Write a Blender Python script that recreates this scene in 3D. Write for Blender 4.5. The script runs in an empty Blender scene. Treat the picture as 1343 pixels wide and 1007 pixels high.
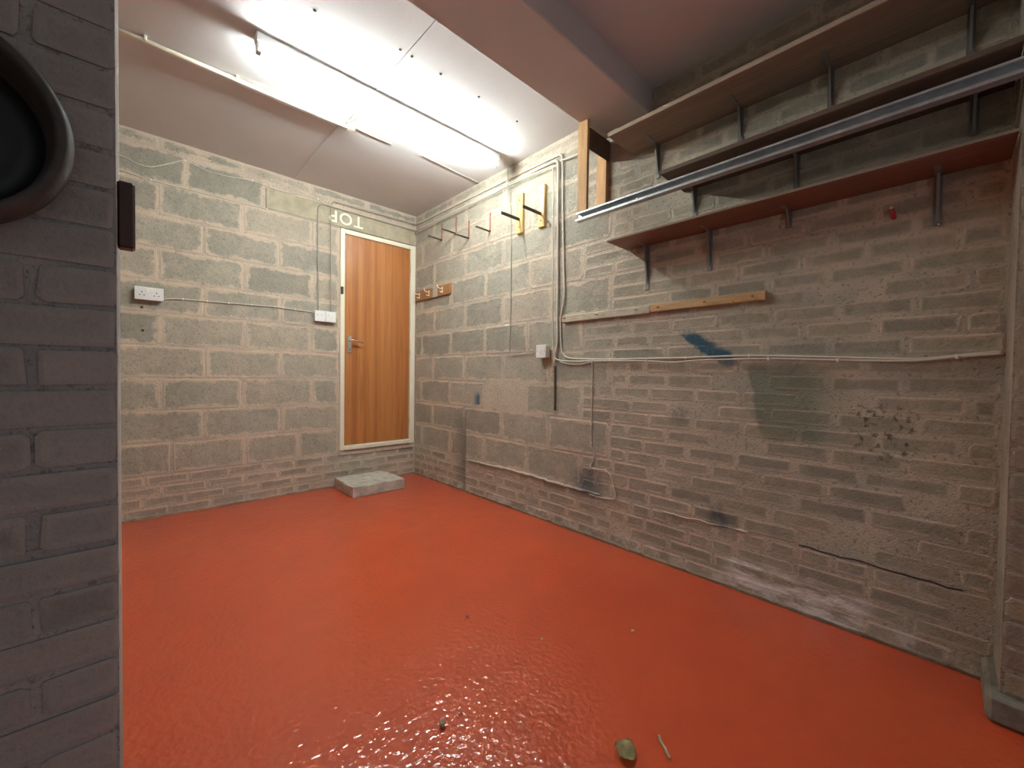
import bpy, bmesh, math, random
from mathutils import Vector, Matrix
random.seed(11)
S = bpy.context.scene
COL = S.collection
# ------------------------------------------------------------------ camera, world, exposure
cam_d = bpy.data.cameras.new('camera')
cam = bpy.data.objects.new('camera', cam_d); COL.objects.link(cam)
cam_d.sensor_fit = 'HORIZONTAL'; cam_d.sensor_width = 36.0
cam_d.lens = 532.82/1343*36.0
cam_d.clip_start = 0.02
cam.matrix_world = Matrix(((0.72962278, 0.00449196, -0.68383508, 0.0),
                           (-0.68370569, 0.02532243, -0.72931838, 0.0),
                           (0.0140403, 0.99966924, 0.021547, 1.02),
                           (0, 0, 0, 1)))
S.camera = cam
world = bpy.data.worlds.new('world'); S.world = world
world.use_nodes = True
world.node_tree.nodes['Background'].inputs[0].default_value = (0.80, 0.92, 1.0, 1)
world.node_tree.nodes['Background'].inputs[1].default_value = 0.10
S.view_settings.view_transform = 'Standard'
S.view_settings.look = 'None'
S.view_settings.gamma = 1.0
S.view_settings.use_curve_mapping = False
S.view_settings.exposure = 2.0
TUBE_STRENGTH = 45.0
# ------------------------------------------------------------------ dimensions (metres)
XR, YB, HC = 2.13, 3.73, 2.62       # right wall, back wall, ceiling
XL, YF = -0.55, -0.50               # left wall, front opening
PY0, PY1, PX = 1.10, 1.47, -0.016   # brick pier
# ------------------------------------------------------------------ node helper
class NT:
    def __init__(s, name):
        s.m = bpy.data.materials.new(name); s.m.use_nodes = True
        s.t = s.m.node_tree; s.b = s.t.nodes['Principled BSDF']
        s._pos = None
    def n(s, k): return s.t.nodes.new(k)
    def set(s, sock, v):
        if isinstance(v, bpy.types.NodeSocket): s.t.links.new(v, sock)
        elif isinstance(v, (tuple, list)) and len(v) == 3 and sock.type == 'RGBA': sock.default_value = (*v, 1)
        else: sock.default_value = v
    def pos(s):
        if s._pos is None: s._pos = s.n('ShaderNodeNewGeometry').outputs['Position']
        return s._pos
    def obj(s): return s.n('ShaderNodeTexCoord').outputs['Object']
    def xyz(s, v=None):
        q = s.n('ShaderNodeSeparateXYZ'); s.set(q.inputs[0], v or s.pos()); return q.outputs
    def scalev(s, v, sc):
        q = s.n('ShaderNodeMapping'); s.set(q.inputs['Vector'], v); q.inputs['Scale'].default_value = sc; return q.outputs[0]
    def noise(s, scale, detail=3, rough=.55, vec=None, dist=0, color=False):
        q = s.n('ShaderNodeTexNoise'); s.set(q.inputs['Vector'], vec or s.pos())
        q.inputs['Scale'].default_value = scale; q.inputs['Detail'].default_value = detail
        q.inputs['Roughness'].default_value = rough; q.inputs['Distortion'].default_value = dist
        return q.outputs['Color' if color else 'Fac']
    def voro(s, scale, vec=None):
        q = s.n('ShaderNodeTexVoronoi'); s.set(q.inputs['Vector'], vec or s.pos()); q.inputs['Scale'].default_value = scale
        return q.outputs['Distance']
    def ma(s, op, a, b=0.0, c=None):
        q = s.n('ShaderNodeMath'); q.operation = op; s.set(q.inputs[0], a); s.set(q.inputs[1], b)
        if c is not None: s.set(q.inputs[2], c)
        return q.outputs[0]
    def mr(s, v, a, b, c=0.0, d=1.0):
        q = s.n('ShaderNodeMapRange'); q.interpolation_type = 'SMOOTHSTEP'
        for i, x in enumerate((v, a, b, c, d)): s.set(q.inputs[i], x)
        return q.outputs[0]
    def mix(s, f, a, b, mode='MIX'):
        q = s.n('ShaderNodeMix'); q.data_type = 'RGBA'; q.blend_type = mode
        s.set(q.inputs[0], f); s.set(q.inputs[6], a); s.set(q.inputs[7], b); return q.outputs[2]
    def attr(s, name):
        q = s.n('ShaderNodeAttribute'); q.attribute_name = name; return q.outputs
    def uv(s, name):
        q = s.n('ShaderNodeUVMap'); q.uv_map = name; return q.outputs[0]
    def bump(s, h, strength=.3, dist=.01):
        q = s.n('ShaderNodeBump'); s.set(q.inputs['Height'], h); q.inputs['Strength'].default_value = strength
        q.inputs['Distance'].default_value = dist; s.set(s.b.inputs['Normal'], q.outputs[0])
    def base(s, c): s.set(s.b.inputs['Base Color'], c)
    def rough(s, r): s.set(s.b.inputs['Roughness'], r)
    def spec(s, r): s.set(s.b.inputs['Specular IOR Level'], r)

def box_mask(t, a, a0, a1, s0, s1, b, b0, b1, r0, r1):
    """soft box in two wall coordinates: rises over s0 after a0, falls over s1 before a1"""
    m = t.ma('MULTIPLY', t.mr(a, a0, a0+s0), t.mr(a, a1-s1, a1, 1, 0))
    m = t.ma('MULTIPLY', m, t.mr(b, b0, b0+r0))
    return t.ma('MULTIPLY', m, t.mr(b, b1-r1, b1, 1, 0))

def right_wall_stains(t, col):
    """paint marks, damp and salts that sit on the right wall"""
    p = t.xyz(); w = t.noise(9, 3, .6, color=True)
    ws = t.n('ShaderNodeSeparateColor'); t.set(ws.inputs[0], w)
    dy = t.ma('MULTIPLY', t.ma('SUBTRACT', ws.outputs[0], .5), .10)
    dz = t.ma('MULTIPLY', t.ma('SUBTRACT', ws.outputs[1], .5), .10)
    on = t.mr(p[0], 2.0, 2.05)
    y0, z0 = p[1], p[2]
    y = t.ma('ADD', y0, dy); z = t.ma('ADD', z0, dz)
    fine = t.mr(t.noise(22, 4, .7), .30, .6)
    def lay(col, m, c, k, g=False):
        m = t.ma('MULTIPLY', t.ma('MULTIPLY', m, on), k)
        if g: m = t.ma('MULTIPLY', m, t.ma('MULTIPLY_ADD', fine, .5, .5))
        return t.mix(m, col, c)
    # big soft bare / dirty drift
    # olive grey old paint patch
    m = box_mask(t, t.ma('SUBTRACT', y, t.ma('MULTIPLY', z0, .18)), .02, .455, .28, .02, z, .70, 1.10, .10, .05)
    col = lay(col, m, (.15, .175, .125), .68)
    # blue brush mark, slanting
    yy = t.ma('SUBTRACT', y, t.ma('MULTIPLY', t.ma('SUBTRACT', z, 1.16), 1.25))
    m = box_mask(t, yy, .74, .875, .05, .03, z, 1.07, 1.265, .04, .03)
    col = lay(col, m, (.028, .095, .145), .92)
    # blue wedge on the block
    m = box_mask(t, y0, 2.65, 2.765, .02, .09, z0, .765, .89, .008, .06)
    col = lay(col, m, (.035, .085, .13), .9)
    # grey-blue upright band with a sharp edge
    m = box_mask(t, y0, 2.838, 3.06, .006, .2, z, -.1, .80, .01, .22)
    col = lay(col, m, (.09, .115, .115), .62)
    m = box_mask(t, y, 1.38, 1.70, .14, .12, z, .22, .45, .08, .06)
    col = lay(col, m, (.08, .105, .125), .75, True)
    m = box_mask(t, y, .64, .86, .09, .10, z, .255, .385, .05, .05)
    col = lay(col, m, (.055, .07, .09), .85, True)
    m = box_mask(t, y, .90, 1.03, .05, .05, z, .74, .88, .05, .05)
    col = lay(col, m, (.14, .14, .115), .5, True)
    # mould spots
    sp = t.mr(t.noise(38, 3, .6),   .50, .64)
    m = t.ma('MULTIPLY', box_mask(t, y, .03, .29, .07, .07, z, .68, .95, .07, .07), sp)
    col = lay(col, m, (.07, .055, .03), .8)
    # white salts near the floor
    sp = t.mr(t.noise(14, 5, .7, t.scalev(t.pos(), (1, .35, 1.6))), .40, .60)
    m = t.ma('MULTIPLY', box_mask(t, y, .14, .76, .12, .12, z, -.1, .175, .02, .06), sp)
    col = lay(col, m, (.86, .84, .80), .85)
    sp = t.mr(t.noise(10, 5, .7), .46, .66)
    m = t.ma('MULTIPLY', t.mr(z0, .04, .11, 1, 0), sp)
    col = lay(col, m, (.74, .72, .66), .6)
    return col

MORTAR = (.62, .50, .385)
def masonry(name, c1, c2, c3, smear, speck, stains=False, mort=MORTAR):
    t = NT(name)
    tone = t.attr('tone')['Fac']
    big = t.noise(2.2, 3, .6); mid = t.noise(11, 4, .65); fine = t.noise(120, 3, .7)
    c = t.mix(t.mr(big, .3, .7), c1, c2)
    c = t.mix(t.ma('MULTIPLY', t.mr(tone, .62, .95), .7), c, c3)
    c = t.mix(t.mr(mid, .35, .7, 0, .55), c, t.mix(.5, c3, mort))
    v = t.ma('MULTIPLY_ADD', tone, .55, .72)
    c = t.mix(1.0, c, t.mix(v, (0, 0, 0), (1, 1, 1)), 'MULTIPLY') if False else t.mix(t.ma('MULTIPLY', t.mr(tone, .35, .0), .45), c, (.225, .215, .178))
    pit = t.ma('MAXIMUM', t.mr(fine, .35, .46, 1, 0), t.mr(t.noise(48, 4, .75), .36, .46, .8, 0))
    c = t.mix(t.ma('MULTIPLY', pit, speck), c, (.10, .097, .082))
    lite = t.mr(t.noise(85, 2, .6), .60, .70)
    c = t.mix(t.ma('MULTIPLY', lite, speck*.6), c, (.46, .42, .34))
    # mortar dragged over the arrises of each piece
    a = t.n('ShaderNodeSeparateXYZ'); t.set(a.inputs[0], t.uv('edge_a'))
    b = t.n('ShaderNodeSeparateXYZ'); t.set(b.inputs[0], t.uv('edge_b'))
    e = t.ma('MINIMUM', t.ma('MINIMUM', a.outputs[0], a.outputs[1]), t.ma('MINIMUM', b.outputs[0], b.outputs[1]))
    wob = t.ma('MULTIPLY', t.mr(t.noise(7, 4, .7), .30, .75), smear*1.7)
    wob = t.ma('ADD', wob, t.ma('MULTIPLY', t.ma('SUBTRACT', t.noise(38, 4, .75), .5), smear*1.8))
    sm = t.mr(t.ma('SUBTRACT', e, wob), -.006, .014, 1, 0)
    mc = t.mix(t.mr(t.noise(5, 3, .6), .35, .7), mort, (mort[0]*.82, mort[1]*.84, mort[2]*.88))
    c = t.mix(t.ma('MULTIPLY', sm, .85), c, mc)
    c = t.mix(t.mr(t.noise(3.3, 4, .6), .45, .75, 0, .22), c, mc)
    if stains: c = right_wall_stains(t, c)
    t.base(c); t.rough(.92); t.spec(.2)
    h = t.ma('ADD', t.ma('MULTIPLY', fine, .5), t.ma('MULTIPLY', mid, 1.2))
    h = t.ma('ADD', h, t.ma('MULTIPLY', sm, .25))
    t.bump(h, .6, .010)
    return t.m
def mortar_mat(name, stains=False, c=MORTAR):
    t = NT(name)
    k = t.mix(t.mr(t.noise(4, 4, .6), .35, .7), c, (c[0]*.72, c[1]*.76, c[2]*.82))
    k = t.mix(t.mr(t.noise(70, 3, .7), .34, .46, .5, 0), k, (.12, .09, .065))
    if stains: k = right_wall_stains(t, k)
    t.base(k); t.rough(.95); t.spec(.15)
    t.bump(t.ma('ADD', t.noise(35, 4, .7), t.noise(150, 2, .6)), .5, .008)
    return t.m
def plain(name, c, rough=.6, metal=0.0, var=.0, scale=30, bump=0.0):
    t = NT(name)
    if var: t.base(t.mix(t.mr(t.noise(scale, 4, .6, t.obj()), .3, .7, 0, 1), c, tuple(x*(1-var) for x in c)))
    else: t.base(c)
    t.rough(rough); t.b.inputs['Metallic'].default_value = metal
    if bump: t.bump(t.noise(scale*2, 3, .6, t.obj()), bump, .004)
    return t.m
def timber(name, c1, c2, axis, rough=.6, grain=18, stretch=.05, knots=True):
    t = NT(name)
    sc = [1, 1, 1]; sc[axis] = stretch
    v = t.scalev(t.pos(), sc)
    a = t.noise(grain, 4, .6, v, .6); b = t.noise(grain*5, 3, .6, v)
    c = t.mix(t.mr(a, .32, .68), c1, c2)
    c = t.mix(t.mr(b, .4, .7, 0, .35), c, tuple(x*.55 for x in c2))
    if knots:
        c = t.mix(t.mr(t.voro(7), .0, .07, .7, 0), c, tuple(x*.35 for x in c2))
    t.base(c); t.rough(rough)
    t.bump(b, .15, .003)
    return t.m

M = {}
M['block'] = masonry('blockwork', (.32, .305, .245), (.38, .355, .285), (.43, .37, .29), .022, .5)
M['block_r'] = masonry('blockwork_stained', (.32, .305, .245), (.38, .355, .285), (.43, .37, .29), .018, .5, True)
M['brick'] = masonry('rough_brick', (.37, .32, .255), (.32, .285, .23), (.43, .34, .265), .010, .25)
M['brick_r'] = masonry('rough_brick_stained', (.335, .31, .24), (.30, .28, .215), (.39, .34, .26), .0075, .3, True)
M['pier'] = masonry('pier_brick', (.36, .35, .335), (.42, .40, .375), (.44, .40, .36), .010, .15, False, (.46, .43, .39))
M['pilaster'] = masonry('pilaster_brick', (.24, .165, .115), (.30, .20, .14), (.36, .28, .17), .006, .2, False, (.36, .28, .21))
M['mortar'] = mortar_mat('mortar')
M['mortar_r'] = mortar_mat('mortar_stained', True, (.55, .475, .37))
M['mortar_pier'] = mortar_mat('mortar_pier', False, (.46, .43, .39))
M['lintel'] = plain('lintel_concrete', (.47, .41, .29), .9, 0, .22, 14, .3)
M['concrete'] = plain('slab_concrete', (.62, .58, .49), .9, 0, .35, 16, .5)
M['cream'] = plain('cream_gloss', (.82, .77, .62), .35)
M['white_pl'] = plain('white_plastic', (.80, .80, .78), .35)
M['slot'] = plain('dark_slot', (.03, .03, .03), .5)
M['cable_w'] = plain('white_cable', (.68, .62, .53), .5)
M['cable_g'] = plain('grey_cable', (.36, .33, .28), .5)
M['cable_d'] = plain('dark_conduit', (.13, .11, .085), .6)
M['chrome'] = plain('chrome', (.8, .8, .78), .22, 1)
M['steel'] = plain('galvanised_steel', (.56, .60, .62), .42, .55, .2, 30)
M['bracket'] = plain('grey_bracket', (.22, .22, .205), .45, .4)
M['iron'] = plain('dark_iron', (.075, .06, .05), .5, .5)
M['redrod'] = plain('red_oxide_rod', (.26, .11, .08), .6)
M['brass'] = plain('pale_brass', (.78, .68, .46), .3, .7)
M['enamel'] = plain('cream_enamel', (.85, .80, .68), .3)
M['rubber'] = plain('black_rubber', (.075, .072, .070), .75, 0, .3, 25, .3)
M['hub'] = plain('black_hub', (.012, .011, .011), .5)
M['brownwood'] = timber('dark_brown_wood', (.075, .028, .018), (.05, .018, .012), 2, .5, knots=False)
M['postwood'] = timber('sawn_pine', (.62, .36, .155), (.52, .28, .11), 2, .7, 26, .06)
M['pegwood'] = timber('yellow_pine', (.74, .50, .20), (.66, .42, .15), 2, .5, 30, .06, False)
M['battenwood'] = timber('pine_batten', (.56, .36, .17), (.46, .28, .13), 1, .7, 26, .05)
M['hookboard'] = timber('varnished_board', (.42, .20, .07), (.34, .15, .05), 1, .4, 30, .05, False)
M['shelf_red'] = timber('red_brown_shelf', (.22, .095, .055), (.17, .072, .04), 1, .5, 16, .04, False)
M['shelf_dk'] = timber('brown_chipboard', (.15, .105, .07), (.12, .08, .055), 1, .7, 20, .3, False)
M['shelf_br'] = timber('pale_brown_board', (.30, .23, .165), (.25, .19, .135), 1, .75, 14, .06, False)
M['shelf_edge'] = timber('board_edge', (.46, .36, .27), (.38, .29, .21), 1, .7, 20, .06, False)
M['tape'] = plain('grey_tape', (.42, .41, .37), .6)
M['leaf'] = plain('dry_leaf', (.72, .60, .30), .8, 0, .4, 60)
M['twig'] = plain('pale_twig', (.60, .48, .33), .8, 0, .3, 80)
M['crumb'] = plain('tan_crumb', (.60, .42, .28), .8, 0, .4, 90)
M['redplastic'] = plain('red_plastic', (.42, .03, .045), .4)
M['paintmark'] = plain('pale_paint', (.88, .84, .70), .8)
M['whitewash'] = timber('flaky_white_batten', (.56, .51, .41), (.44, .35, .25), 1, .8, 40, .2, False)

def ceiling_mat():
    t = NT('painted_board')
    c = t.mix(t.mr(t.noise(1.6, 4, .6), .35, .7), (.68, .665, .66), (.63, .61, .605))
    c = t.mix(t.mr(t.noise(160, 2, .5), .60, .75, 0, .12), c, (.5, .46, .44))
    t.base(c); t.rough(.85); t.spec(.2)
    t.bump(t.ma('ADD', t.noise(90, 3, .6), t.noise(7, 2, .5)), .10, .006)
    return t.m
M['ceiling'] = ceiling_mat()
def floor_mat():
    t = NT('red_floor_paint')
    p = t.pos()
    c = t.mix(t.mr(t.noise(1.4, 4, .6), .3, .7), (.61, .083, .026), (.55, .068, .021))
    c = t.mix(t.mr(t.noise(30, 4, .7), .62, .8, 0, .35), c, (.42, .05, .02))
    q = t.xyz()
    # thin paint and dirt along the wall foot
    d = t.ma('MINIMUM', t.ma('SUBTRACT', XR, q[0]), t.ma('SUBTRACT', YB, q[1]))
    e = t.ma('SUBTRACT', d, t.ma('MULTIPLY', t.noise(16, 4, .7), .03))
    c = t.mix(t.mr(e, -.006, .006, .85, 0), c, (.10, .028, .014))
    t.base(c); t.rough(.38); t.spec(.2)
    h = t.ma('ADD', t.noise(52, 1, .4, None, .2), t.ma('MULTIPLY', t.noise(9, 2, .5), 1.2))
    t.bump(h, .18, .010)
    q = t.n('ShaderNodeBump'); q.inputs['Strength'].default_value = .5; q.inputs['Distance'].default_value = .010
    t.set(q.inputs['Height'], h)
    t.b.inputs['Coat Weight'].default_value = 1.0; t.b.inputs['Coat Roughness'].default_value = .03
    t.set(t.b.inputs['Coat Normal'], q.outputs[0])
    return t.m
M['floor'] = floor_mat()
def door_mat():
    t = NT('sapele_veneer')
    v = t.scalev(t.pos(), (1, 1, .035))
    a = t.noise(9, 4, .6, v, .8); b = t.noise(60, 3, .65, v)
    bands = t.noise(16, 2, .5, t.scalev(t.pos(), (1, 1, .004)))
    c = t.mix(t.mr(a, .3, .7), (.47, .185, .055), (.35, .12, .034))
    c = t.mix(t.mr(bands, .40, .62, 0, .6), c, (.55, .24, .08))
    c = t.mix(t.mr(b, .45, .75, 0, .5), c, (.21, .062, .018))
    t.base(c); t.rough(.33); t.bump(b, .06, .002)
    return t.m
M['door'] = door_mat()
def tube_mat():
    t = NT('lit_tube')
    t.base((.9, .9, .9))
    t.b.inputs['Emission Color'].default_value = (.90, .985, .96, 1)
    t.b.inputs['Emission Strength'].default_value = TUBE_STRENGTH
    return t.m
M['tube'] = tube_mat()

# ------------------------------------------------------------------ mesh helpers
def link(name, me, mat=None, parent=None):
    o = bpy.data.objects.new(name, me); COL.objects.link(o)
    if mat is not None: me.materials.append(mat)
    if parent is not None: o.parent = parent
    return o
def centre(o):
    """origin to the bounding-box centre of the foot, geometry stays where it is"""
    me = o.data
    xs = [v.co for v in me.vertices]
    lo = Vector((min(v.x for v in xs), min(v.y for v in xs), min(v.z for v in xs)))
    hi = Vector((max(v.x for v in xs), max(v.y for v in xs), max(v.z for v in xs)))
    c = Vector(((lo.x+hi.x)/2, (lo.y+hi.y)/2, lo.z))
    me.transform(Matrix.Translation(-c))
    p = o.parent
    o.location = c - (p.location if p else Vector((0, 0, 0)))
    return o
def from_bm(name, bm, mat, parent=None, smooth=False):
    bmesh.ops.recalc_face_normals(bm, faces=bm.faces)
    me = bpy.data.meshes.new(name); bm.to_mesh(me); bm.free()
    if smooth:
        for p in me.polygons: p.use_smooth = True
    return centre(link(name, me, mat, parent))
def bbox(bm, lo, hi, bev=0.0, seg=1):
    r = bmesh.ops.create_cube(bm, size=1)
    vs = r['verts']
    for v in vs:
        v.co = Vector([lo[i] if v.co[i] < 0 else hi[i] for i in range(3)])
    if bev:
        es = list({e for v in vs for e in v.link_edges})
        bmesh.ops.bevel(bm, geom=es, offset=bev, segments=seg, affect='EDGES', profile=.6)
def box(name, lo, hi, mat, parent=None, bev=0.0, seg=1):
    bm = bmesh.new(); bbox(bm, lo, hi, bev, seg)
    return from_bm(name, bm, mat, parent)
def boxes(name, lst, mat, parent=None, bev=0.0):
    bm = bmesh.new()
    for lo, hi in lst: bbox(bm, lo, hi, bev)
    return from_bm(name, bm, mat, parent)
def smooth_path(pts, k=5):
    P = [Vector(p) for p in pts]
    if len(P) < 3: return P
    out = []
    for i in range(len(P)-1):
        p0 = P[max(i-1, 0)]; p1 = P[i]; p2 = P[i+1]; p3 = P[min(i+2, len(P)-1)]
        for j in range(k):
            t = j/k
            out.append(.5*((2*p1)+(p2-p0)*t+(2*p0-5*p1+4*p2-p3)*t*t+(3*p1-p0-3*p2+p3)*t**3))
    out.append(P[-1]); return out
def bm_tube(bm, P, r, n=6, taper=None):
    P = [Vector(p) for p in P]
    T = [(P[min(i+1, len(P)-1)]-P[max(i-1, 0)]).normalized() for i in range(len(P))]
    up = Vector((0, 0, 1)) if abs(T[0].z) < .9 else Vector((1, 0, 0))
    a = T[0].cross(up).normalized(); rings = []
    for i, p in enumerate(P):
        a = (a - T[i]*a.dot(T[i])).normalized(); b = T[i].cross(a)
        rr = r*(taper[i] if taper else 1)
        rings.append([bm.verts.new(p+(a*math.cos(2*math.pi*k/n)+b*math.sin(2*math.pi*k/n))*rr) for k in range(n)])
    for i in range(len(rings)-1):
        for k in range(n):
            bm.faces.new((rings[i][k], rings[i][(k+1) % n], rings[i+1][(k+1) % n], rings[i+1][k]))
    bm.faces.new(rings[0]); bm.faces.new(rings[-1])
def tube(name, pts, r, mat, parent=None, n=6, smooth=True, k=5):
    bm = bmesh.new(); bm_tube(bm, smooth_path(pts, k) if smooth else pts, r, n)
    return from_bm(name, bm, mat, parent, True)
def lathe(bm, prof, c, axis, n=32):
    """prof: (radius, along-axis); axis 0/1/2"""
    rings = []
    for r, h in prof:
        ring = []
        for k in range(n):
            a = 2*math.pi*k/n; u, v = r*math.cos(a), r*math.sin(a)
            co = [0, 0, 0]; co[axis] = h; co[(axis+1) % 3] = u; co[(axis+2) % 3] = v
            ring.append(bm.verts.new(Vector(co)+Vector(c)))
        rings.append(ring)
    for i in range(len(rings)-1):
        for k in range(n):
            bm.faces.new((rings[i][k], rings[i][(k+1) % n], rings[i+1][(k+1) % n], rings[i+1][k]))
    bm.faces.new(rings[0]); bm.faces.new(rings[-1])
def thing(name, label, cat, loc, group=None):
    o = bpy.data.objects.new(name, None); o.empty_display_size = .05
    COL.objects.link(o); o.location = loc; o['label'] = label; o['category'] = cat
    if group: o['group'] = group
    return o
def tag(o, label, cat, group=None):
    o['label'] = label; o['category'] = cat
    if group: o['group'] = group
    return o
def struct(o, label=None, cat=None):
    o['kind'] = 'structure'
    if label: o['label'] = label
    if cat: o['category'] = cat
    return o

def piece(name, u0, u1, v0, v1, O, U, V, N, mat, parent, depth=.02, rag=.004, cham=.012, tone=None, proud=None):
    """one brick or block: chamfered, slightly ragged outline; 38 triangles. O is the wall frame's origin"""
    R = random.uniform
    cu, cv = (u0+u1)/2, (v0+v1)/2
    w, h = (u1-u0)/2, (v1-v0)/2
    c = min(cham*R(.6, 1.5), h*.45, w*.45)
    pr = R(-.0012, .0012)*1.4 if proud is None else proud
    out = []
    for sx, sy, first in ((1, -1, 0), (1, 1, 1), (-1, 1, 0), (-1, -1, 1)):
        a = (sx*(w-c*R(.6, 1.3)), sy*h); b = (sx*w, sy*(h-c*R(.5, 1.2)))
        out += [a, b] if not first else [b, a]
    out = [(x+R(-rag, rag), y+R(-rag, rag)*.7) for x, y in out]
    ins = .007
    inn = [(x*(1-ins/w), y*(1-ins/h)) for x, y in out]
    verts = []; loc = []
    for ring, n in ((out, -depth), (out, -.0022+pr), (inn, pr)):
        for x, y in ring: verts.append(U*x+V*y+N*n); loc.append((x, y))
    faces = []
    for r in (0, 8):
        for k in range(8): faces.append((r+k, r+(k+1) % 8, r+8+(k+1) % 8, r+8+k))
    faces.append(tuple(range(16, 24)))
    me = bpy.data.meshes.new(name); me.from_pydata(verts, [], faces)
    if me.polygons[-1].normal.dot(N) < 0: me.flip_normals()
    ea = me.uv_layers.new(name='edge_a'); eb = me.uv_layers.new(name='edge_b')
    for l in me.loops:
        x, y = loc[l.vertex_index]
        ea.data[l.index].uv = (max(x+w, 0), max(y+h, 0)); eb.data[l.index].uv = (max(w-x, 0), max(h-y, 0))
    at = me.attributes.new('tone', 'FLOAT', 'POINT')
    tv = R(0, 1) if tone is None else tone
    for d in at.data: d.value = tv
    me.materials.append(mat)
    o = bpy.data.objects.new(name, me); COL.objects.link(o); o.parent = parent
    o.location = O+U*cu+V*cv - (parent.location if parent else Vector())
    return o
def run(name, u0, u1, z0, z1, joints, O, U, N, mat, parent, g=.006, **kw):
    """lay one course between u0 and u1, cut at the listed joints"""
    V = Vector((0, 0, 1))
    cuts = [u0]
    for j in sorted(joints):
        if j-cuts[-1] > .055 and j < u1-.055: cuts.append(j)
    cuts.append(u1)
    for a, b in zip(cuts, cuts[1:]):
        piece(name, a+g*random.uniform(.6, 1.5), b-g*random.uniform(.6, 1.5), z0+g*random.uniform(.5, 1.2), z1-g*random.uniform(.5, 1.2), O, U, V, N, mat, parent, **kw)
def bond(u0, u1, first, step=.236):
    j = []; x = first
    while x < u1:
        if random.random() < .14: j.append(x-step*.5)
        j.append(x); x += step*random.uniform(.96, 1.05)
    return j

# ------------------------------------------------------------------ floor, ceiling
fl = struct(box('floor', (XL-.1, -1.6, -.06), (XR+.1, YB+.1, 0), M['floor']), 'glossy red painted concrete floor', 'floor')
ce = struct(box('ceiling', (XL-.1, YF-.1, HC+.012), (XR+.1, YB+.1, HC+.1), M['ceiling']), 'white painted plasterboard ceiling', 'ceiling')
G = .0025
for x0, x1, y0, y1 in ((XL, 1.012-G, 1.46, YB), (1.012+G, XR, 1.46, YB), (XL, .78-G, YF, 1.17), (.78+G, XR, YF, 1.17)):
    box('plasterboard', (x0, y0, HC), (x1, y1, HC+.012), M['ceiling'], ce)
box('joint_strip', (.985, 2.69, HC-.003), (1.05, YB, HC+.002), M['ceiling'], ce)
for x, y in ((.977, 1.883), (1.04, 1.882), (1.211, 1.882), (1.468, 1.879), (1.781, 1.888), (.60, 1.95), (1.0, 1.60)):
    bm = bmesh.new(); lathe(bm, [(.0, -.004), (.006, -.003), (.0075, 0.001)], (x, y, HC), 2, 10)
    from_bm('screw_head', bm, M['iron'], ce)
bmm = box('ceiling_beam', (XL, 1.155, 2.474), (XR, 1.476, HC+.01), M['ceiling'], None, .006)
struct(bmm, 'boxed white ceiling beam crossing the garage', 'beam')

# ------------------------------------------------------------------ back wall
BZ = [0, .0725, .145, .2175, .29]
KZ = [.29 + .2245*i for i in range(11)]          # block bed joints
KZ = [z for z in KZ if z < HC-.05]+[HC]
DX0, DX1 = 1.367, 2.118                          # door opening
wb = boxes('wall_back', [((XL-.1, YB-.003, 0), (DX0, YB+.1, HC)), ((DX0, YB-.003, 0), (XR+.1, YB+.1, .30)),
                         ((DX0, YB-.003, 2.32), (XR+.1, YB+.1, HC)), ((DX1, YB, .30), (XR+.1, YB+.1, 2.32))], M['mortar'])
struct(wb, 'grey concrete block wall on a low brick base, with the door', 'wall')
U, N, O = Vector((1, 0, 0)), Vector((0, -1, 0)), Vector((0, YB-.005, 0))
for i in range(4):
    run('brick', XL, XR, BZ[i], BZ[i+1], bond(XL, XR, XL+(.12 if i % 2 else .0)+random.uniform(.0, .05)), O, U, N, M['brick'], wb, rag=.003, cham=.008)
ja = [.149+.4875*k for k in range(-2, 5)]; jb = [.393+.4925*k for k in range(-2, 5)]
for i in range(len(KZ)-1):
    z0, z1 = KZ[i], KZ[i+1]
    joints = [j+random.uniform(-.012, .012) for j in (ja if i % 2 == 0 else jb)]
    if i == 0: joints = [-.28, .206, .648, 1.028]
    if i == 6: joints = [-.34, .141, .64, 1.136]
    x1 = DX0-.004
    if z0 > 2.29 and z1 < 2.56: joints = [-.2, .287, .72]; x1 = .775
    if z1 > 2.56:
        z0 = max(z0, 2.49); x1 = XR; joints = ja
    run('block', XL, x1, z0, z1, joints, O, U, N, M['block'], wb, rag=.006, cham=.014, depth=.03)
lin = box('lintel', (.785, YB-.012, 2.318), (2.119, YB+.05, 2.482), M['lintel'], wb, .006)
lin['label'] = 'pale concrete lintel above the door'
fc = bpy.data.curves.new('lettering', 'FONT'); fc.body = 'TOP'; fc.size = .145; fc.offset = .002; fc.align_x = 'CENTER'; fc.extrude = .0006; fc.space_character = 1.15
fo = bpy.data.objects.new('lettering_tmp', fc); COL.objects.link(fo)
bpy.context.view_layer.update()
tm = bpy.data.meshes.new_from_object(fo.evaluated_get(bpy.context.evaluated_depsgraph_get()))
bpy.data.objects.remove(fo)
# painted TOP, the lintel is laid upside down
tm.transform(Matrix.Translation((1.420, YB-.0128, 2.448)) @ Matrix.Rotation(math.pi, 4, 'Y') @ Matrix.Rotation(math.pi/2, 4, 'X'))
lt = centre(link('lettering', tm, M['paintmark'], wb)); 
lt.location = lt.location+wb.location - wb.location - lin.location; lt.parent = lin
lt['label'] = 'painted TOP marking, upside down'
box('door_step_bed', (DX0-.01, YB-.014, .268), (XR-.004, YB+.05, .312), M['mortar'], wb, .006)

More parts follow.
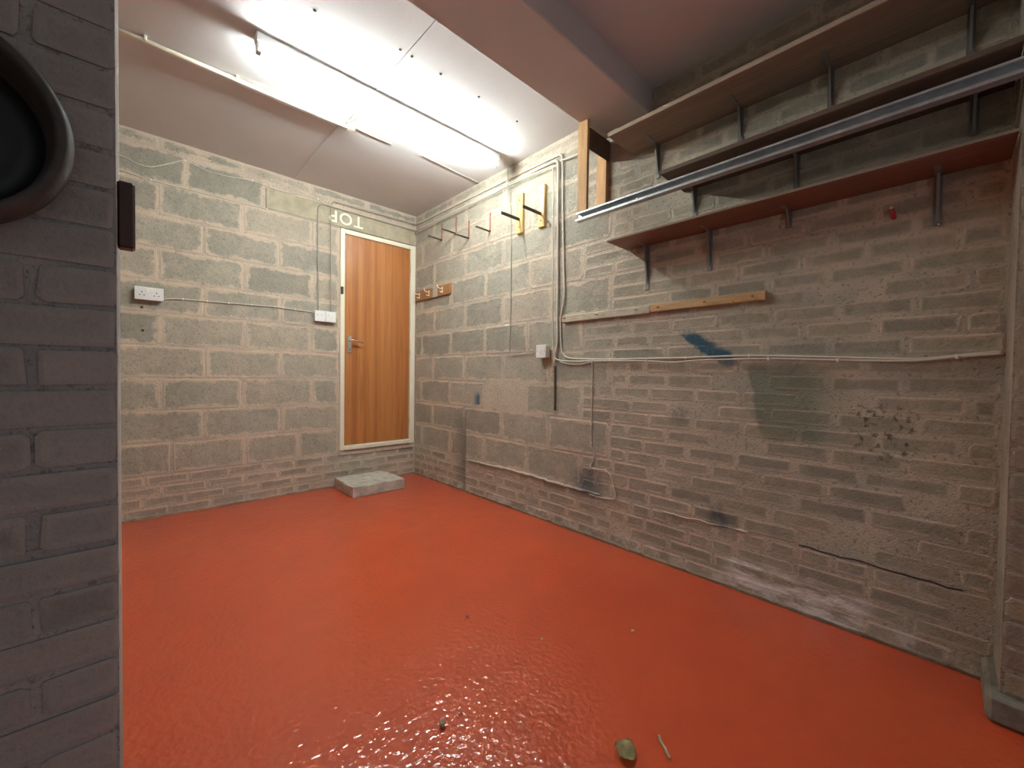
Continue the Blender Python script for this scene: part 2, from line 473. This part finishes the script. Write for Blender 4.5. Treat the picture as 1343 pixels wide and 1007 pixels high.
# ------------------------------------------------------------------ right wall
wr = box('wall_right', (XR-.0035, YF, 0), (XR+.1, YB+.1, HC), M['mortar_r'])
struct(wr, 'long block and brick wall carrying the shelves', 'wall')
U, N, O = Vector((0, 1, 0)), Vector((-1, 0, 0)), Vector((XR-.005, 0, 0))
YN = -.135
for i in range(4):
    run('brick', YN, YB-.006, BZ[i], BZ[i+1], bond(YN, YB, YN+(.2 if i % 2 else .09)), O, U, N, M['brick_r'], wr, rag=.0035, cham=.009)
ra = [3.583-.4945*k for k in range(5)]; rb = [3.37-.494*k for k in range(5)]
for i in range(len(KZ)-1):
    z0, z1 = KZ[i], KZ[i+1]
    even = i % 2 == 0
    e = 1.603 if even else 1.394
    if z1-z0 < .15 or z1 == HC: e = 1.603
    run('block', e, YB-.006, z0, z1, [j+random.uniform(-.012, .012) for j in (ra if even else rb)], O, U, N, M['block_r'], wr, rag=.006, cham=.014, depth=.03)
    nb = 3 if z1-z0 > .15 else 1
    for k in range(nb):
        a = z0+(z1-z0)*k/nb; b = z0+(z1-z0)*(k+1)/nb
        off = (.118 if (i*3+k) % 2 else .0)
        js = [e-.236*q-off+random.uniform(-.012, .012) for q in range(1, 9)]
        if random.random() < .5: js.append(e-.118)
        run('brick', YN, e, a, b, js, O, U, N, M['brick_r'], wr, rag=.0045, cham=.013, g=.0055)
# ragged mortar ledge over the brick base and cement fillet at the floor
def ragged(name, y0, y1, z, h, d, mat, parent, seed, fade=False):
    rr = random.Random(seed); bm = bmesh.new(); n = int((y1-y0)/.035); rows = []
    for i in range(n+1):
        y = y0+(y1-y0)*i/n; q = rr.uniform(.25, 1); dd = d*q
        zz = z+rr.uniform(-.004, .004)+.006*math.sin(y*5+seed)
        rows.append([bm.verts.new((XR-.004, y, zz+h*rr.uniform(.7, 1.2))), bm.verts.new((XR-.006-dd, y, zz+h*.35)),
                     bm.verts.new((XR-.006-dd*.9, y, zz)), bm.verts.new((XR-.003, y, zz-.003))])
    for a, b in zip(rows, rows[1:]):
        for k in range(3): bm.faces.new((a[k], a[k+1], b[k+1], b[k]))
    return from_bm(name, bm, mat, parent)
ragged('mortar_ledge', 1.45, 2.80, .283, .016, .016, M['mortar_r'], wr, 3)
ragged('mortar_ledge', .62, 1.05, .284, .008, .007, M['mortar_r'], wr, 5)
ragged('wall_crack', -.06, .42, .288, .004, .0012, M['slot'], wr, 6)
bm = bmesh.new(); rr = random.Random(4); rows = []
for i in range(90):
    y = YN+(YB-YN)*i/89; d = .003+.006*rr.random(); h = .006+.010*rr.random()
    rows.append([bm.verts.new((XR-.002, y, h)), bm.verts.new((XR-.006-d*.35, y, h*.6)), bm.verts.new((XR-.004-d, y, .0005)), bm.verts.new((XR+.01, y, .0005))])
for a, b in zip(rows, rows[1:]):
    for k in range(3): bm.faces.new((a[k], a[k+1], b[k+1], b[k]))
from_bm('cement_fillet', bm, mortar_mat('cement', False, (.24, .16, .105)), wr)
bm = bmesh.new(); rows = []
for i in range(60):
    x = XL+(XR-XL)*i/59; d = .003+.006*rr.random(); h = .006+.010*rr.random()
    rows.append([bm.verts.new((x, YB-.002, h)), bm.verts.new((x, YB-.006-d*.35, h*.6)), bm.verts.new((x, YB-.004-d, .0005)), bm.verts.new((x, YB+.01, .0005))])
for a, b in zip(rows, rows[1:]):
    for k in range(3): bm.faces.new((a[k], a[k+1], b[k+1], b[k]))
from_bm('cement_fillet', bm, mortar_mat('cement_back', False, (.34, .27, .21)), wb)

# ------------------------------------------------------------------ right pilaster, left pier, left wall
wp = box('wall_right_near', (1.905, YF, 0), (XR, YN, HC), mortar_mat('mortar_pilaster', False, (.36, .28, .21)))
struct(wp, 'projecting brick pier at the near end of the right wall', 'pier')
U, N, O = Vector((0, 1, 0)), Vector((-1, 0, 0)), Vector((1.900, 0, 0))
z = .085; i = 0
while z < HC-.03:
    run('brick', YF, YN+.002, z, min(z+.0749, HC), [YN-.115 if i % 2 else YN-.225], O, U, N, M['pilaster'], wp, rag=.004, cham=.01)
    z += .0749; i += 1
box('plinth', (1.872, YF, 0), (XR, YN+.028, .085), plain('plinth_concrete', (.24, .20, .15), .9, 0, .4, 20, .5), wp, .012)
pr = box('wall_left_near', (XL, PY0+.006, 0), (PX-.004, PY1, HC), M['mortar_pier'])
struct(pr, 'dim brick pier at the left edge, carrying the tyre', 'pier')
U, N, O = Vector((1, 0, 0)), Vector((0, -1, 0)), Vector((0, PY0, 0))
z = 0.012; i = 0
while z < HC-.03:
    run('brick', XL, PX, z, min(z+.0749, HC), [PX-.225-.225*k-(.112 if i % 2 else 0) for k in range(-1, 3)], O, U, N, M['pier'], pr, rag=.003, cham=.006, depth=.02)
    z += .0749; i += 1
wf = struct(box('wall_front_added', (XL-.1, YF-.1, 2.02), (XR+.1, YF, HC), M['mortar']), 'unseen header wall above the garage door opening, added to hold back outside light', 'wall')  # out of view, added to block outside light from the upper near bay
wl = box('wall_left', (XL-.1, YF, 0), (XL, YB+.1, HC), M['mortar'])
struct(wl, 'block side wall hidden behind the brick pier', 'wall')
U, N, O = Vector((0, 1, 0)), Vector((1, 0, 0)), Vector((XL+.005, 0, 0))
for i in range(len(KZ)-1):
    run('block', PY1, YB, KZ[i], KZ[i+1], [PY1+.24*(i % 2)+.4925*k for k in range(1, 5)], O, U, N, M['block'], wl, rag=.006, cham=.014, depth=.03)
    run('block', YF, PY0, KZ[i], KZ[i+1], [YF+.24*(i % 2)+.4925*k for k in range(1, 5)], O, U, N, M['block'], wl, rag=.006, cham=.014, depth=.03)

# ------------------------------------------------------------------ door
d = bpy.data.objects.new('door_1', None); COL.objects.link(d); d.location = (1.74, YB, .31)
struct(d, 'orange brown veneered door in a cream frame', 'door')
fy0, fy1 = YB-.018, YB+.06
box('frame_post', (DX0, fy0, .315), (DX0+.040, fy1, 2.312), M['cream'], d, .004)
box('frame_post', (2.060, fy0, .315), (DX1-.002, fy1, 2.312), M['cream'], d, .004)
box('frame_head', (DX0+.040, fy0+.001, 2.270), (2.060, fy1, 2.311), M['cream'], d, .004)
box('weather_bar', (DX0+.036, fy0-.014, .318), (2.064, fy1, .358), M['cream'], d, .006)
lf = box('door_leaf', (DX0+.043, YB-.004, .361), (2.057, YB+.035, 2.268), M['door'], d, .002)
hd = box('handle_plate', (1.437, YB-.011, 1.205), (1.472, YB-.004, 1.36), M['chrome'], d, .003, 2)
tube('lever', [(1.455, YB-.008, 1.318), (1.455, YB-.045, 1.318), (1.470, YB-.055, 1.317), (1.52, YB-.056, 1.308), (1.562, YB-.050, 1.296)], .008, M['chrome'], hd, 8).location -= d.location
bm = bmesh.new(); lathe(bm, [(0, -.013), (.005, -.013), (.006, -.010)], (1.455, YB, 1.235), 1, 10)
from_bm('keyhole', bm, M['slot'], hd).location -= d.location
for hz in (.58, 1.27, 2.08):
    tube('hinge', [(2.0585, YB-.019, hz-.045), (2.0585, YB-.019, hz+.045)], .006, M['brass'], d, 8, False)
box('latch_keep', (1.366, YB-.034, 1.725), (1.389, YB-.018, 1.790), M['iron'], d, .004)
box('strike_plate', (1.404, YB-.012, 1.25), (1.4085, YB-.0045, 1.32), M['iron'], d, .001)

# ------------------------------------------------------------------ fluorescent light
TY, TZ = 2.272, 2.548
L = thing('fluorescent_light', 'long lit fluorescent tube on a white batten across the ceiling', 'light', (1.19, TY, HC))
bt = box('batten_housing', (.435, TY-.028, TZ+.028), (1.955, TY+.028, HC), M['white_pl'], L, .004)
bm = bmesh.new(); bm_tube(bm, [(.462, TY, TZ), (1.93, TY, TZ)], .0145, 14)
from_bm('tube', bm, M['tube'], L, True)
for x0, x1 in ((.438, .462), (1.93, 1.954)):
    box('lamp_holder', (x0, TY-.016, TZ-.018), (x1, TY+.016, TZ+.03), M['white_pl'], L, .004)

# ------------------------------------------------------------------ ceiling conduit and cables
CY = 2.668
t = thing('ceiling_conduit', 'white pipe conduit running under the ceiling from the brick pier', 'conduit', (.5, CY, HC))
tube('pipe', [(-.5, CY, HC-.020), (1.03, CY, HC-.020)], .0105, M['cream'], t, 8, False)
box('end_box', (1.02, CY-.02, HC-.032), (1.065, CY+.02, HC), M['cream'], t, .005)
for x in (.05, .42, .80): box('pipe_clip', (x, CY-.016, HC-.026), (x+.012, CY+.016, HC), M['cream'], t, .003)
tag(tube('ceiling_cable', [(1.06, CY, HC-.003), (1.16, CY+.008, HC-.004), (1.33, CY+.012, HC-.003)], .0032, M['cable_g']), 'short thin wire along the ceiling past the conduit end', 'cable')
tag(tube('ceiling_cable', [(1.56, CY-.01, HC-.003), (1.72, CY, HC-.004), (1.95, CY+.02, HC-.003), (2.12, CY+.03, HC-.004)], .0036, M['cable_g']), 'thin wire crossing the ceiling to the right wall, below the tube', 'cable')
tag(tube('ceiling_cable', [(1.03, 2.64, HC-.003), (1.045, 2.5, HC-.003), (1.04, 2.32, HC-.003)], .003, M['cable_g']), 'short wire joining the conduit end to the fluorescent batten', 'cable')

# ------------------------------------------------------------------ back wall electrics
def socket(x0, x1, z0, z1, label, plugs):
    o = thing('wall_socket', label, 'socket', ((x0+x1)/2, YB-.005, z0))
    box('back_box', (x0+.003, YB-.038, z0+.003), (x1-.003, YB-.004, z1-.003), M['white_pl'], o, .003)
    fp = box('face_plate', (x0, YB-.047, z0), (x1, YB-.038, z1), M['white_pl'], o, .003, 2)
    yy = YB-.047; cz = (z0+z1)/2
    for i in range(2):
        cx = x0+(x1-x0)*(.25+.5*i); ix = x0+(x1-x0)*(.42+.16*i)
        if plugs:
            for dx, dz, w, h in ((0, .008, .005, .009), (-.011, -.012, .008, .005), (.011, -.012, .008, .005)):
                box('pin_slot', (cx+dx-w/2, yy-.0008, cz+dz-h/2), (cx+dx+w/2, yy+.002, cz+dz+h/2), M['slot'], o)
            r = box('rocker_switch', (ix-.007, yy-.004, cz+.012), (ix+.007, yy+.001, cz+.032), M['enamel'], o, .002)
        else:
            box('cover_seam' if i else 'rocker_switch', *(((x0+x1)/2-.001, yy-.0006, z0+.004), ((x0+x1)/2+.001, yy+.002, z1-.004)) if i else ((x1-.035, yy-.004, cz-.018), (x1-.02, yy+.001, cz+.004)), M['slot'] if i else M['enamel'], o)
            if i:
                for dx in (.12, .30, .62):
                    box('pin_slot', (x0+(x1-x0)*dx, yy-.0008, cz+.008), (x0+(x1-x0)*dx+.006, yy+.002, cz+.013), M['slot'], o)
    return o
socket(.018, .165, 1.492, 1.578, 'white double wall socket nearest the brick pier', True)
socket(1.143, 1.318, 1.460, 1.552, 'white switched outlet box beside the door frame', False)
def clip(o, x, y, z, ax=0):
    lo = [x-.004, y-.004, z-.007]; hi = [x+.004, y+.004, z+.007]
    box('cable_clip', lo, hi, M['white_pl'], o, .001)
def bcable(pts, r, mat, label, clips=(), off=.004):
    P = [(x, YB-.004-r-off*.5, z) for x, z in pts]
    o = tag(tube('cable', P, r, mat), label, 'cable', 'cables on the walls')
    for x, z in clips: clip(o, x, YB-.008-r, z)
    return o
bcable([(.16, 1.512), (.22, 1.522), (.27, 1.527), (.42, 1.531), (.541, 1.535), (.70, 1.540), (.847, 1.545), (1.0, 1.541), (1.15, 1.534)], .0042, M['cable_w'], 'pale cable linking the two sockets on the block wall', [(.27, 1.527), (.41, 1.531), (.54, 1.535), (.69, 1.54), (.85, 1.545), (1.0, 1.541)])
bcable([(1.178, 1.55), (1.176, 1.9), (1.173, 2.38), (1.178, 2.435), (1.195, 2.462), (1.24, 2.47), (1.6, 2.467), (2.11, 2.463)], .0042, M['cable_g'], 'grey cable rising from the outlet box, left of the two, then above the door', off=.03)
bcable([(1.280, 1.55), (1.279, 1.9), (1.276, 2.43), (1.282, 2.485), (1.298, 2.512), (1.34, 2.52), (1.7, 2.525), (2.118, 2.53)], .0042, M['cable_g'], 'grey cable rising from the outlet box, right of the two, then above the door', off=.052)
bcable([(-.3, 2.45), (-.035, 2.417), (.022, 2.397), (.103, 2.398), (.197, 2.454), (.286, 2.503), (.4, 2.482), (.531, 2.481), (.694, 2.502), (.87, 2.488), (1.02, 2.50), (1.175, 2.508), (1.235, 2.48)], .003, M['cable_w'], 'slack thin cable drooping along the top of the block wall', [(.286, 2.503), (.694, 2.502), (1.175, 2.508)])
bcable([(-.3, 2.33), (-.035, 2.323), (.103, 2.31), (.399, 2.312), (.793, 2.313), (1.176, 2.315), (1.364, 2.308)], .003, M['cable_w'], 'straight thin pale cable running to the top corner of the door frame', [(.103, 2.31), (.793, 2.313), (1.176, 2.315)])
for (x, z), w in zip(((.248, 2.555), (.432, 2.560), (.768, 2.566)), ('nearest the pier', 'middle of three', 'nearest the door')):
    o = tube('screw_hook', [(x, YB-.004, z+.012), (x, YB-.022, z+.012), (x, YB-.034, z+.004), (x, YB-.034, z-.010), (x, YB-.024, z-.016)], .0035, M['chrome'], None, 6)
    tag(o, 'small screw hook high on the block wall under the ceiling, '+w, 'hook', 'screw hooks under the ceiling')
for x, z in ((.054, 1.445), (.058, 1.289)):
    bm = bmesh.new(); lathe(bm, [(0, 0), (.008, .0005), (.009, .004)], (x, YB-.0095, z), 1, 10)
    from_bm('drill_hole', bm, M['slot'], wb)

# ------------------------------------------------------------------ right wall electrics
def rcable(pts, r, mat, label, clips=(), off=.002, pre=()):
    P = list(pre)+[(XR-.006-r-off, y, z) for y, z in pts]
    o = tag(tube('cable', P, r, mat), label, 'cable', 'cables on the walls')
    for y, z in clips: clip(o, XR-.010-r-off, y, z)
    return o
rcable([(3.70, 2.530), (3.0, 2.527), (2.4, 2.522), (1.86, 2.514), (1.815, 2.505), (1.795, 2.47), (1.785, 2.2), (1.776, 2.0), (1.765, 1.75), (1.757, 1.55), (1.778, 1.46), (1.787, 1.40), (1.780, 1.25), (1.765, 1.18), (1.72, 1.142), (1.60, 1.131), (1.395, 1.124), (1.146, 1.124), (.931, 1.124), (.632, 1.127), (.302, 1.112), (.079, 1.101), (-.05, 1.114), (-.128, 1.121)], .0055, M['cable_w'], 'long cable from the ceiling corner, down and along the brick wall, upper of the pair', [(1.776, 2.0), (1.757, 1.55), (1.395, 1.124), (.931, 1.124), (.632, 1.127)])
rcable([(3.70, 2.470), (3.0, 2.474), (2.4, 2.480), (1.90, 2.482), (1.850, 2.475), (1.828, 2.44), (1.824, 2.2), (1.818, 1.8), (1.812, 1.4), (1.81, 1.25), (1.825, 1.16), (1.832, 1.11)], .0075, M['cable_w'], 'thickest white cable dropping beside the small switch box', [(1.824, 2.2), (1.818, 1.8), (1.812, 1.35)], .004)
rcable([(3.70, 2.440), (3.0, 2.450), (2.365, 2.459), (1.92, 2.450), (1.875, 2.44), (1.858, 2.40), (1.850, 2.1), (1.845, 1.7), (1.838, 1.3), (1.825, 1.18), (1.79, 1.128), (1.65, 1.117), (1.535, 1.116), (1.145, 1.110), (.99, 1.100), (.852, 1.109), (.548, 1.111), (.302, 1.100), (.089, 1.094), (-.025, 1.106), (-.128, 1.114)], .0045, M['cable_w'], 'thin pale cable along the brick wall, lower of the pair', [(1.85, 2.1), (1.845, 1.7), (1.145, 1.110), (.548, 1.111), (.302, 1.100), (-.025, 1.106)], .023)
rcable([(1.80, 2.462), (1.72, 2.452), (1.55, 2.44)], .005, M['cable_w'], 'short white cable running behind the upright pine boards', (), .014)
rcable([(1.79, 1.120), (1.74, 1.105), (1.66, 1.096), (1.60, 1.099), (1.55, 1.109), (1.530, 1.108), (1.524, 1.085), (1.522, .85), (1.519, .60), (1.510, .57), (1.496, .537), (1.505, .49), (1.521, .450), (1.49, .440), (1.42, .446), (1.385, .43), (1.365, .40), (1.350, .355), (1.340, .314), (1.345, .29), (1.360, .280), (1.42, .272), (1.47, .270), (1.529, .272)], .0030, M['cable_w'], 'thin white wire hanging down the wall and curling near the floor', [(1.522, .95), (1.521, .72), (1.519, .60), (1.521, .45), (1.41, .446), (1.352, .36)])
rcable([(2.297, 2.25), (2.290, 1.9), (2.287, 1.608), (2.290, 1.35), (2.292, 1.195), (2.280, 1.176), (2.253, 1.172), (2.12, 1.176), (2.05, 1.188), (1.969, 1.192)], .0028, M['cable_g'], 'thin grey wire from the ceiling to the small switch box', [(2.287, 1.608)], .002, ((XR-.046, 2.303, 2.612), (XR-.046, 2.302, 2.55), (XR-.046, 2.301, 2.41), (XR-.03, 2.299, 2.34)))
rcable([(1.832, 1.09), (1.829, .95), (1.826, .785)], .006, M['cable_d'], 'short dark conduit stub below the switch box')
o = thing('switch_box', 'small white surface switch box on the block wall', 'switch', (XR-.005, 1.925, 1.14))
box('back_box', (XR-.045, 1.885, 1.147), (XR-.004, 1.967, 1.231), M['enamel'], o, .003)
box('face_plate', (XR-.055, 1.881, 1.143), (XR-.045, 1.971, 1.235), M['white_pl'], o, .003, 2)
box('rocker_switch', (XR-.059, 1.919, 1.175), (XR-.054, 1.933, 1.203), M['enamel'], o, .002)
for yy in (1.893, 1.959):
    box('screw_cap', (XR-.0565, yy-.003, 1.186), (XR-.0545, yy+.003, 1.192), M['cable_g'], o)

# ------------------------------------------------------------------ rod brackets, peg boards, coat hooks
for y, z, lab in ((3.249, 2.272, 'rusty rod bracket nearest the door corner'), (3.02, 2.276, 'rusty rod bracket second from the door corner'),
                  (2.833, 2.19, 'rusty rod bracket third from the door corner'), (2.547, 2.178, 'rusty rod bracket nearest the peg boards')):
    o = thing('rod_bracket', lab, 'bracket', (XR-.005, y, z), 'rod brackets on the right wall')
    box('upright', (XR-.011, y-.008, z), (XR-.003, y+.008, z+.152), M['redrod'], o, .002)
    tube('arm', [(XR-.004, y, z), (XR-.155, y, z+.005)], .007, M['iron'], o, 6, False)
for y0, y1, z0, z1, pz, lab in ((2.158, 2.222, 2.072, 2.366, 2.176, 'yellow pine peg board further from the cables'), (1.942, 2.002, 2.065, 2.357, 2.157, 'yellow pine peg board nearer the cables')):
    o = thing('peg_board', lab, 'peg board', (XR-.005, (y0+y1)/2, z0), 'peg boards on the right wall')
    bd = box('board', (XR-.026, y0, z0), (XR-.003, y1, z1), M['pegwood'], o, .003)
    cy = (y0+y1)/2
    box('slot', (XR-.0268, cy-.006, pz+.02), (XR-.0245, cy+.004, z1-.075), M['steel'], o, .0008)
    for hz in (z1-.05, z0+.045):
        bm = bmesh.new(); lathe(bm, [(0, -.0015), (.006, -.001), (.007, .002)], (XR-.026, cy, hz), 0, 10)
        from_bm('screw_head', bm, M['iron'], o)
    boxes('peg', [((XR-.205, cy-.004, pz-.012), (XR-.02, cy+.004, pz+.010))], M['iron'], o, .002)
o = thing('coat_rack', 'varnished wooden coat rack with brass hooks beside the door', 'coat rack', (XR-.005, 3.40, 1.75))
box('board', (XR-.022, 3.088, 1.752), (XR-.003, YB-.022, 1.848), M['hookboard'], o, .003)
box('tape', (XR-.0235, 3.292, 1.7515), (XR-.0225, 3.372, 1.8485), M['tape'], o)
for y in (3.62, 3.44, 3.21):
    h = box('hook_plate', (XR-.026, y-.010, 1.772), (XR-.022, y+.010, 1.832), M['brass'], o, .002)
    for pts in ([(XR-.024, y, 1.815), (XR-.05, y, 1.812), (XR-.072, y, 1.822), (XR-.078, y, 1.842)], [(XR-.024, y, 1.785), (XR-.042, y, 1.777), (XR-.05, y, 1.787)]):
        q = tube('hook', pts, .0042, M['enamel'], h, 6); q.location -= o.location

# ------------------------------------------------------------------ nailed batten
o = thing('nailed_batten', 'long wooden batten with bent nails, half white and half bare pine', 'batten', (XR-.005, 1.18, 1.375))
box('painted_board', (XR-.026, 1.135, 1.376), (XR-.003, 1.768, 1.420), M['whitewash'], o, .003)
box('pine_board', (XR-.028, .568, 1.380), (XR-.003, 1.132, 1.422), M['battenwood'], o, .003)
for y in (1.735, 1.478, 1.212, 1.080, .835, .620):
    tube('nail', [(XR-.024, y, 1.403), (XR-.045, y-.002, 1.400), (XR-.060, y-.006, 1.395)], .0026, M['iron'], o, 5, False)

# ------------------------------------------------------------------ shelves on the right wall
def shelf(label, x0, y0, y1, z, th, mat, edge, ybr, drop, legx):
    o = thing('wall_shelf', label, 'shelf', (XR-.005, (y0+y1)/2, z), 'shelves on the right wall')
    b = box('board', (x0, y0, z), (XR-.006, y1, z+th), mat, o, .002)
    box('front_edge', (x0-.003, y0, z+.001), (x0, y1, z+th-.001), edge, o)
    for y, dp in zip(ybr, drop):
        bm = bmesh.new()
        bbox(bm, (XR-.010, y-.011, z-dp), (XR-.005, y+.011, z), .001)
        bbox(bm, (x0+legx+.06, y-.008, z-.003), (XR-.006, y+.011, z), .001)
        # pressed stiffening rib across the inside angle
        vs = [bm.verts.new(c) for c in ((XR-.010, y-.004, z-dp*.9), (XR-.050, y-.004, z-.003), (XR-.010, y-.004, z-.003), (XR-.010, y+.004, z-dp*.9), (XR-.050, y+.004, z-.003), (XR-.010, y+.004, z-.003))]
        for f in ((0, 1, 2), (3, 5, 4), (0, 3, 4, 1)): bm.faces.new([vs[k] for k in f])
        from_bm('bracket', bm, M['bracket'], o)
    return o
shelf('top shelf of three, pale brown board just under the ceiling beam', 1.863, -.13, 1.262, 2.296, .022, M['shelf_br'], M['shelf_edge'], (1.112, .697, .356, -.03), (.182, .15, .16, .15), .05)
shelf('middle shelf of three, dark brown board behind the steel rail', 1.862, -.13, .964, 1.992, .020, M['shelf_dk'], M['shelf_dk'], (.906, .466, -.045), (.14, .14, .125), .05)
shelf('lowest shelf of three, red brown board below the steel rail', 1.908, -.13, 1.290, 1.757, .011, M['shelf_red'], M['shelf_br'], (1.163, .825, .49, .035), (.245, .20, .07, .175), .04)
# white wall fixings left in the bricks
for y, z, lab in ((.52, 1.694, 'small screw in the wall below the lowest shelf, first from the left'), (.03, 1.58, 'small screw in the wall below the lowest shelf, nearest the near pier')):
    o = tube('wall_screw', [(XR-.003, y, z), (XR-.03, y, z)], .004, M['chrome'], None, 6, False); tag(o, lab, 'screw', 'screws in the right wall')
o = thing('red_plug', 'small red plastic plug with a pale tip on the brick wall', 'plug', (XR-.005, .152, 1.64))
tube('body', [(XR-.003, .150, 1.640), (XR-.022, .152, 1.650), (XR-.030, .156, 1.668)], .008, M['redplastic'], o, 8)
tube('tip', [(XR-.030, .156, 1.668), (XR-.032, .158, 1.676)], .005, M['enamel'], o, 6, False)

# ------------------------------------------------------------------ hanger boards and steel rail
o = thing('hanger_frame', 'pine board hanger hung from the ceiling beam, holding the steel rail', 'hanger', (2.0, 1.45, 1.955))
box('upright', (1.884, 1.415, 1.952), (1.904, 1.482, 2.474), M['postwood'], o, .002)
box('upright', (2.094, 1.430, 2.035), (2.122, 1.500, 2.44), M['postwood'], o, .002)
box('cross_board', (1.905, 1.424, 2.318), (2.120, 1.430, 2.442), M['shelf_dk'], o, .002)
boxes('white_edging', [((1.905, 1.421, 2.443), (2.085, 1.432, 2.472)), ((2.075, 1.34, 2.455), (2.085, 1.421, 2.472))], M['cream'], o)
bm = bmesh.new()
RY0, RY1, ZB, ZT = -.48, 1.470, 1.903, 1.952
prof = [(1.855, ZB+.010), (1.855, ZB), (1.890, ZB), (1.890, ZT), (1.862, ZT), (1.862, ZT-.008)]
th = .002
def offs(p):
    out = []
    inner = [(1.857, ZB+.010), (1.857, ZB+th), (1.888, ZB+th), (1.888, ZT-th), (1.864, ZT-th), (1.864, ZT-.008)]
    return p+inner[::-1]
ring = offs(prof)
A = [bm.verts.new((x, RY0, z)) for x, z in ring]; B = [bm.verts.new((x, RY1, z)) for x, z in ring]
for k in range(len(ring)): bm.faces.new((A[k], A[(k+1) % len(ring)], B[(k+1) % len(ring)], B[k]))
n = len(ring)//2
for R_ in (A, B):
    for k in range(n-1): bm.faces.new((R_[k], R_[k+1], R_[-2-k], R_[-1-k]))
rl = thing('door_rail', 'galvanised steel channel rail running under the middle shelf', 'rail', (1.872, .5, ZB))
from_bm('channel', bm, M['steel'], rl)
for y in (1.45, 1.10):
    bm = bmesh.new(); lathe(bm, [(0, -.004), (.005, -.004), (.0055, .001)], (1.887, y, (ZB+ZT)/2), 0, 8)
    from_bm('bolt', bm, M['chrome'], rl)

# ------------------------------------------------------------------ tyre on the pier, brown block
WC = (-.236, 1.396)
o = thing('wheel', 'small black rubber tyre hung on the dim brick pier', 'wheel', (WC[0], PY0-.005, WC[1]-.165))
c = (WC[0], 0, WC[1])
bm = bmesh.new()
prof = [(.145, -.004), (.158, -.020), (.165, -.045), (.167, -.070), (.165, -.088), (.160, -.098), (.153, -.101), (.148, -.097), (.144, -.085), (.138, -.060), (.131, -.035), (.128, -.012)]
rings = []
for r, h in prof:
    rings.append([bm.verts.new((c[0]+r*math.cos(2*math.pi*k/56), PY0+h, c[2]+r*math.sin(2*math.pi*k/56))) for k in range(56)])
for i in range(len(rings)):
    a, b = rings[i], rings[(i+1) % len(rings)]
    for k in range(56): bm.faces.new((a[k], a[(k+1) % 56], b[(k+1) % 56], b[k]))
from_bm('tyre', bm, M['rubber'], o, True)
bm = bmesh.new(); lathe(bm, [(0, -.060), (.026, -.060), (.030, -.045), (.045, -.030), (.100, -.024), (.131, -.032), (.131, -.012), (0, -.012)], (WC[0], PY0, WC[1]), 1, 40)
from_bm('hub', bm, M['hub'], o, True)
tube('hanging_peg', [(WC[0], PY0+.0, WC[1]), (WC[0], PY0-.085, WC[1])], .010, M['iron'], o, 8, False)
o = tag(box('wood_block', (PX-.003, 1.115, 1.262), (.0075, 1.150, 1.392), M['brownwood'], None, .004), 'dark brown wooden block fixed to the edge of the dim pier', 'block')

# ------------------------------------------------------------------ concrete step slab
bm = bmesh.new(); bbox(bm, (1.312, 3.270, 0), (1.772, 3.690, .09), .008, 2)
bmesh.ops.subdivide_edges(bm, edges=[e for e in bm.edges if e.calc_length() > .2], cuts=7, use_grid_fill=True)
rr = random.Random(8)
for v in bm.verts:
    if v.co.z > .01: v.co += Vector((rr.uniform(-.004, .004), rr.uniform(-.004, .004), rr.uniform(-.003, .002)))
    if v.co.x > 1.70 and v.co.y > 3.62: v.co.x -= .02
tag(from_bm('step_slab', bm, M['concrete']), 'chipped grey concrete slab as a step below the door', 'step')

# ------------------------------------------------------------------ litter on the floor
def crumb(x, y, s, mat, lab, name='paint_crumb', flat=.5):
    bm = bmesh.new(); bmesh.ops.create_icosphere(bm, subdivisions=1, radius=s)
    for v in bm.verts: v.co = Vector((v.co.x*rr.uniform(.7, 1.3), v.co.y*rr.uniform(.7, 1.3), v.co.z*flat*rr.uniform(.7, 1.3)))
    lo = min(v.co.z for v in bm.verts)
    for v in bm.verts: v.co += Vector((x, y, -lo))
    return tag(from_bm(name, bm, mat), lab, 'debris', 'crumbs on the floor')
crumb(1.463, .832, .008, M['crumb'], 'small tan crumb on the red floor toward the right wall')
crumb(1.154, 1.04, .006, M['crumb'], 'small pale crumb on the red floor, middle of the room')
crumb(.652, .971, .011, M['crumb'], 'dark leaf crumb among the floor glints', flat=1.0)
crumb(1.028, 1.351, .009, M['iron'], 'dark crumb on the floor furthest from the camera', flat=.3)
crumb(.717, .97, .006, M['iron'], 'tiny dark speck on the floor beside the leaf crumb', flat=.3)
bm = bmesh.new(); g = 10; grid = []
for i in range(g+1):
    row = []
    for j in range(g+1):
        u = i/g*2-1; v = j/g*2-1
        w = .030*math.sqrt(max(0, 1-.8*u*u))
        row.append(bm.verts.new((.972+u*.030+v*.006, .568+v*w, .006+.010*u*u+.006*math.sin(3*v+u*2)+.002*rr.random()+.004*abs(v))))
    grid.append(row)
for i in range(g):
    for j in range(g): bm.faces.new((grid[i][j], grid[i+1][j], grid[i+1][j+1], grid[i][j+1]))
r = bmesh.ops.solidify(bm, geom=bm.faces[:], thickness=.0015)
lo = min(v.co.z for v in bm.verts)
for v in bm.verts: v.co.z -= lo
tag(from_bm('dry_leaf', bm, M['leaf'], None, True), 'crumpled dry leaf on the floor nearest the camera', 'leaf')
o = tube('twig', [(1.045, .478, .004), (1.052, .492, .010), (1.062, .500, .006), (1.075, .520, .005), (1.082, .528, .012)], .0042, M['twig'], None, 5)
tag(o, 'pale curled twig on the floor beside the dry leaf', 'twig')
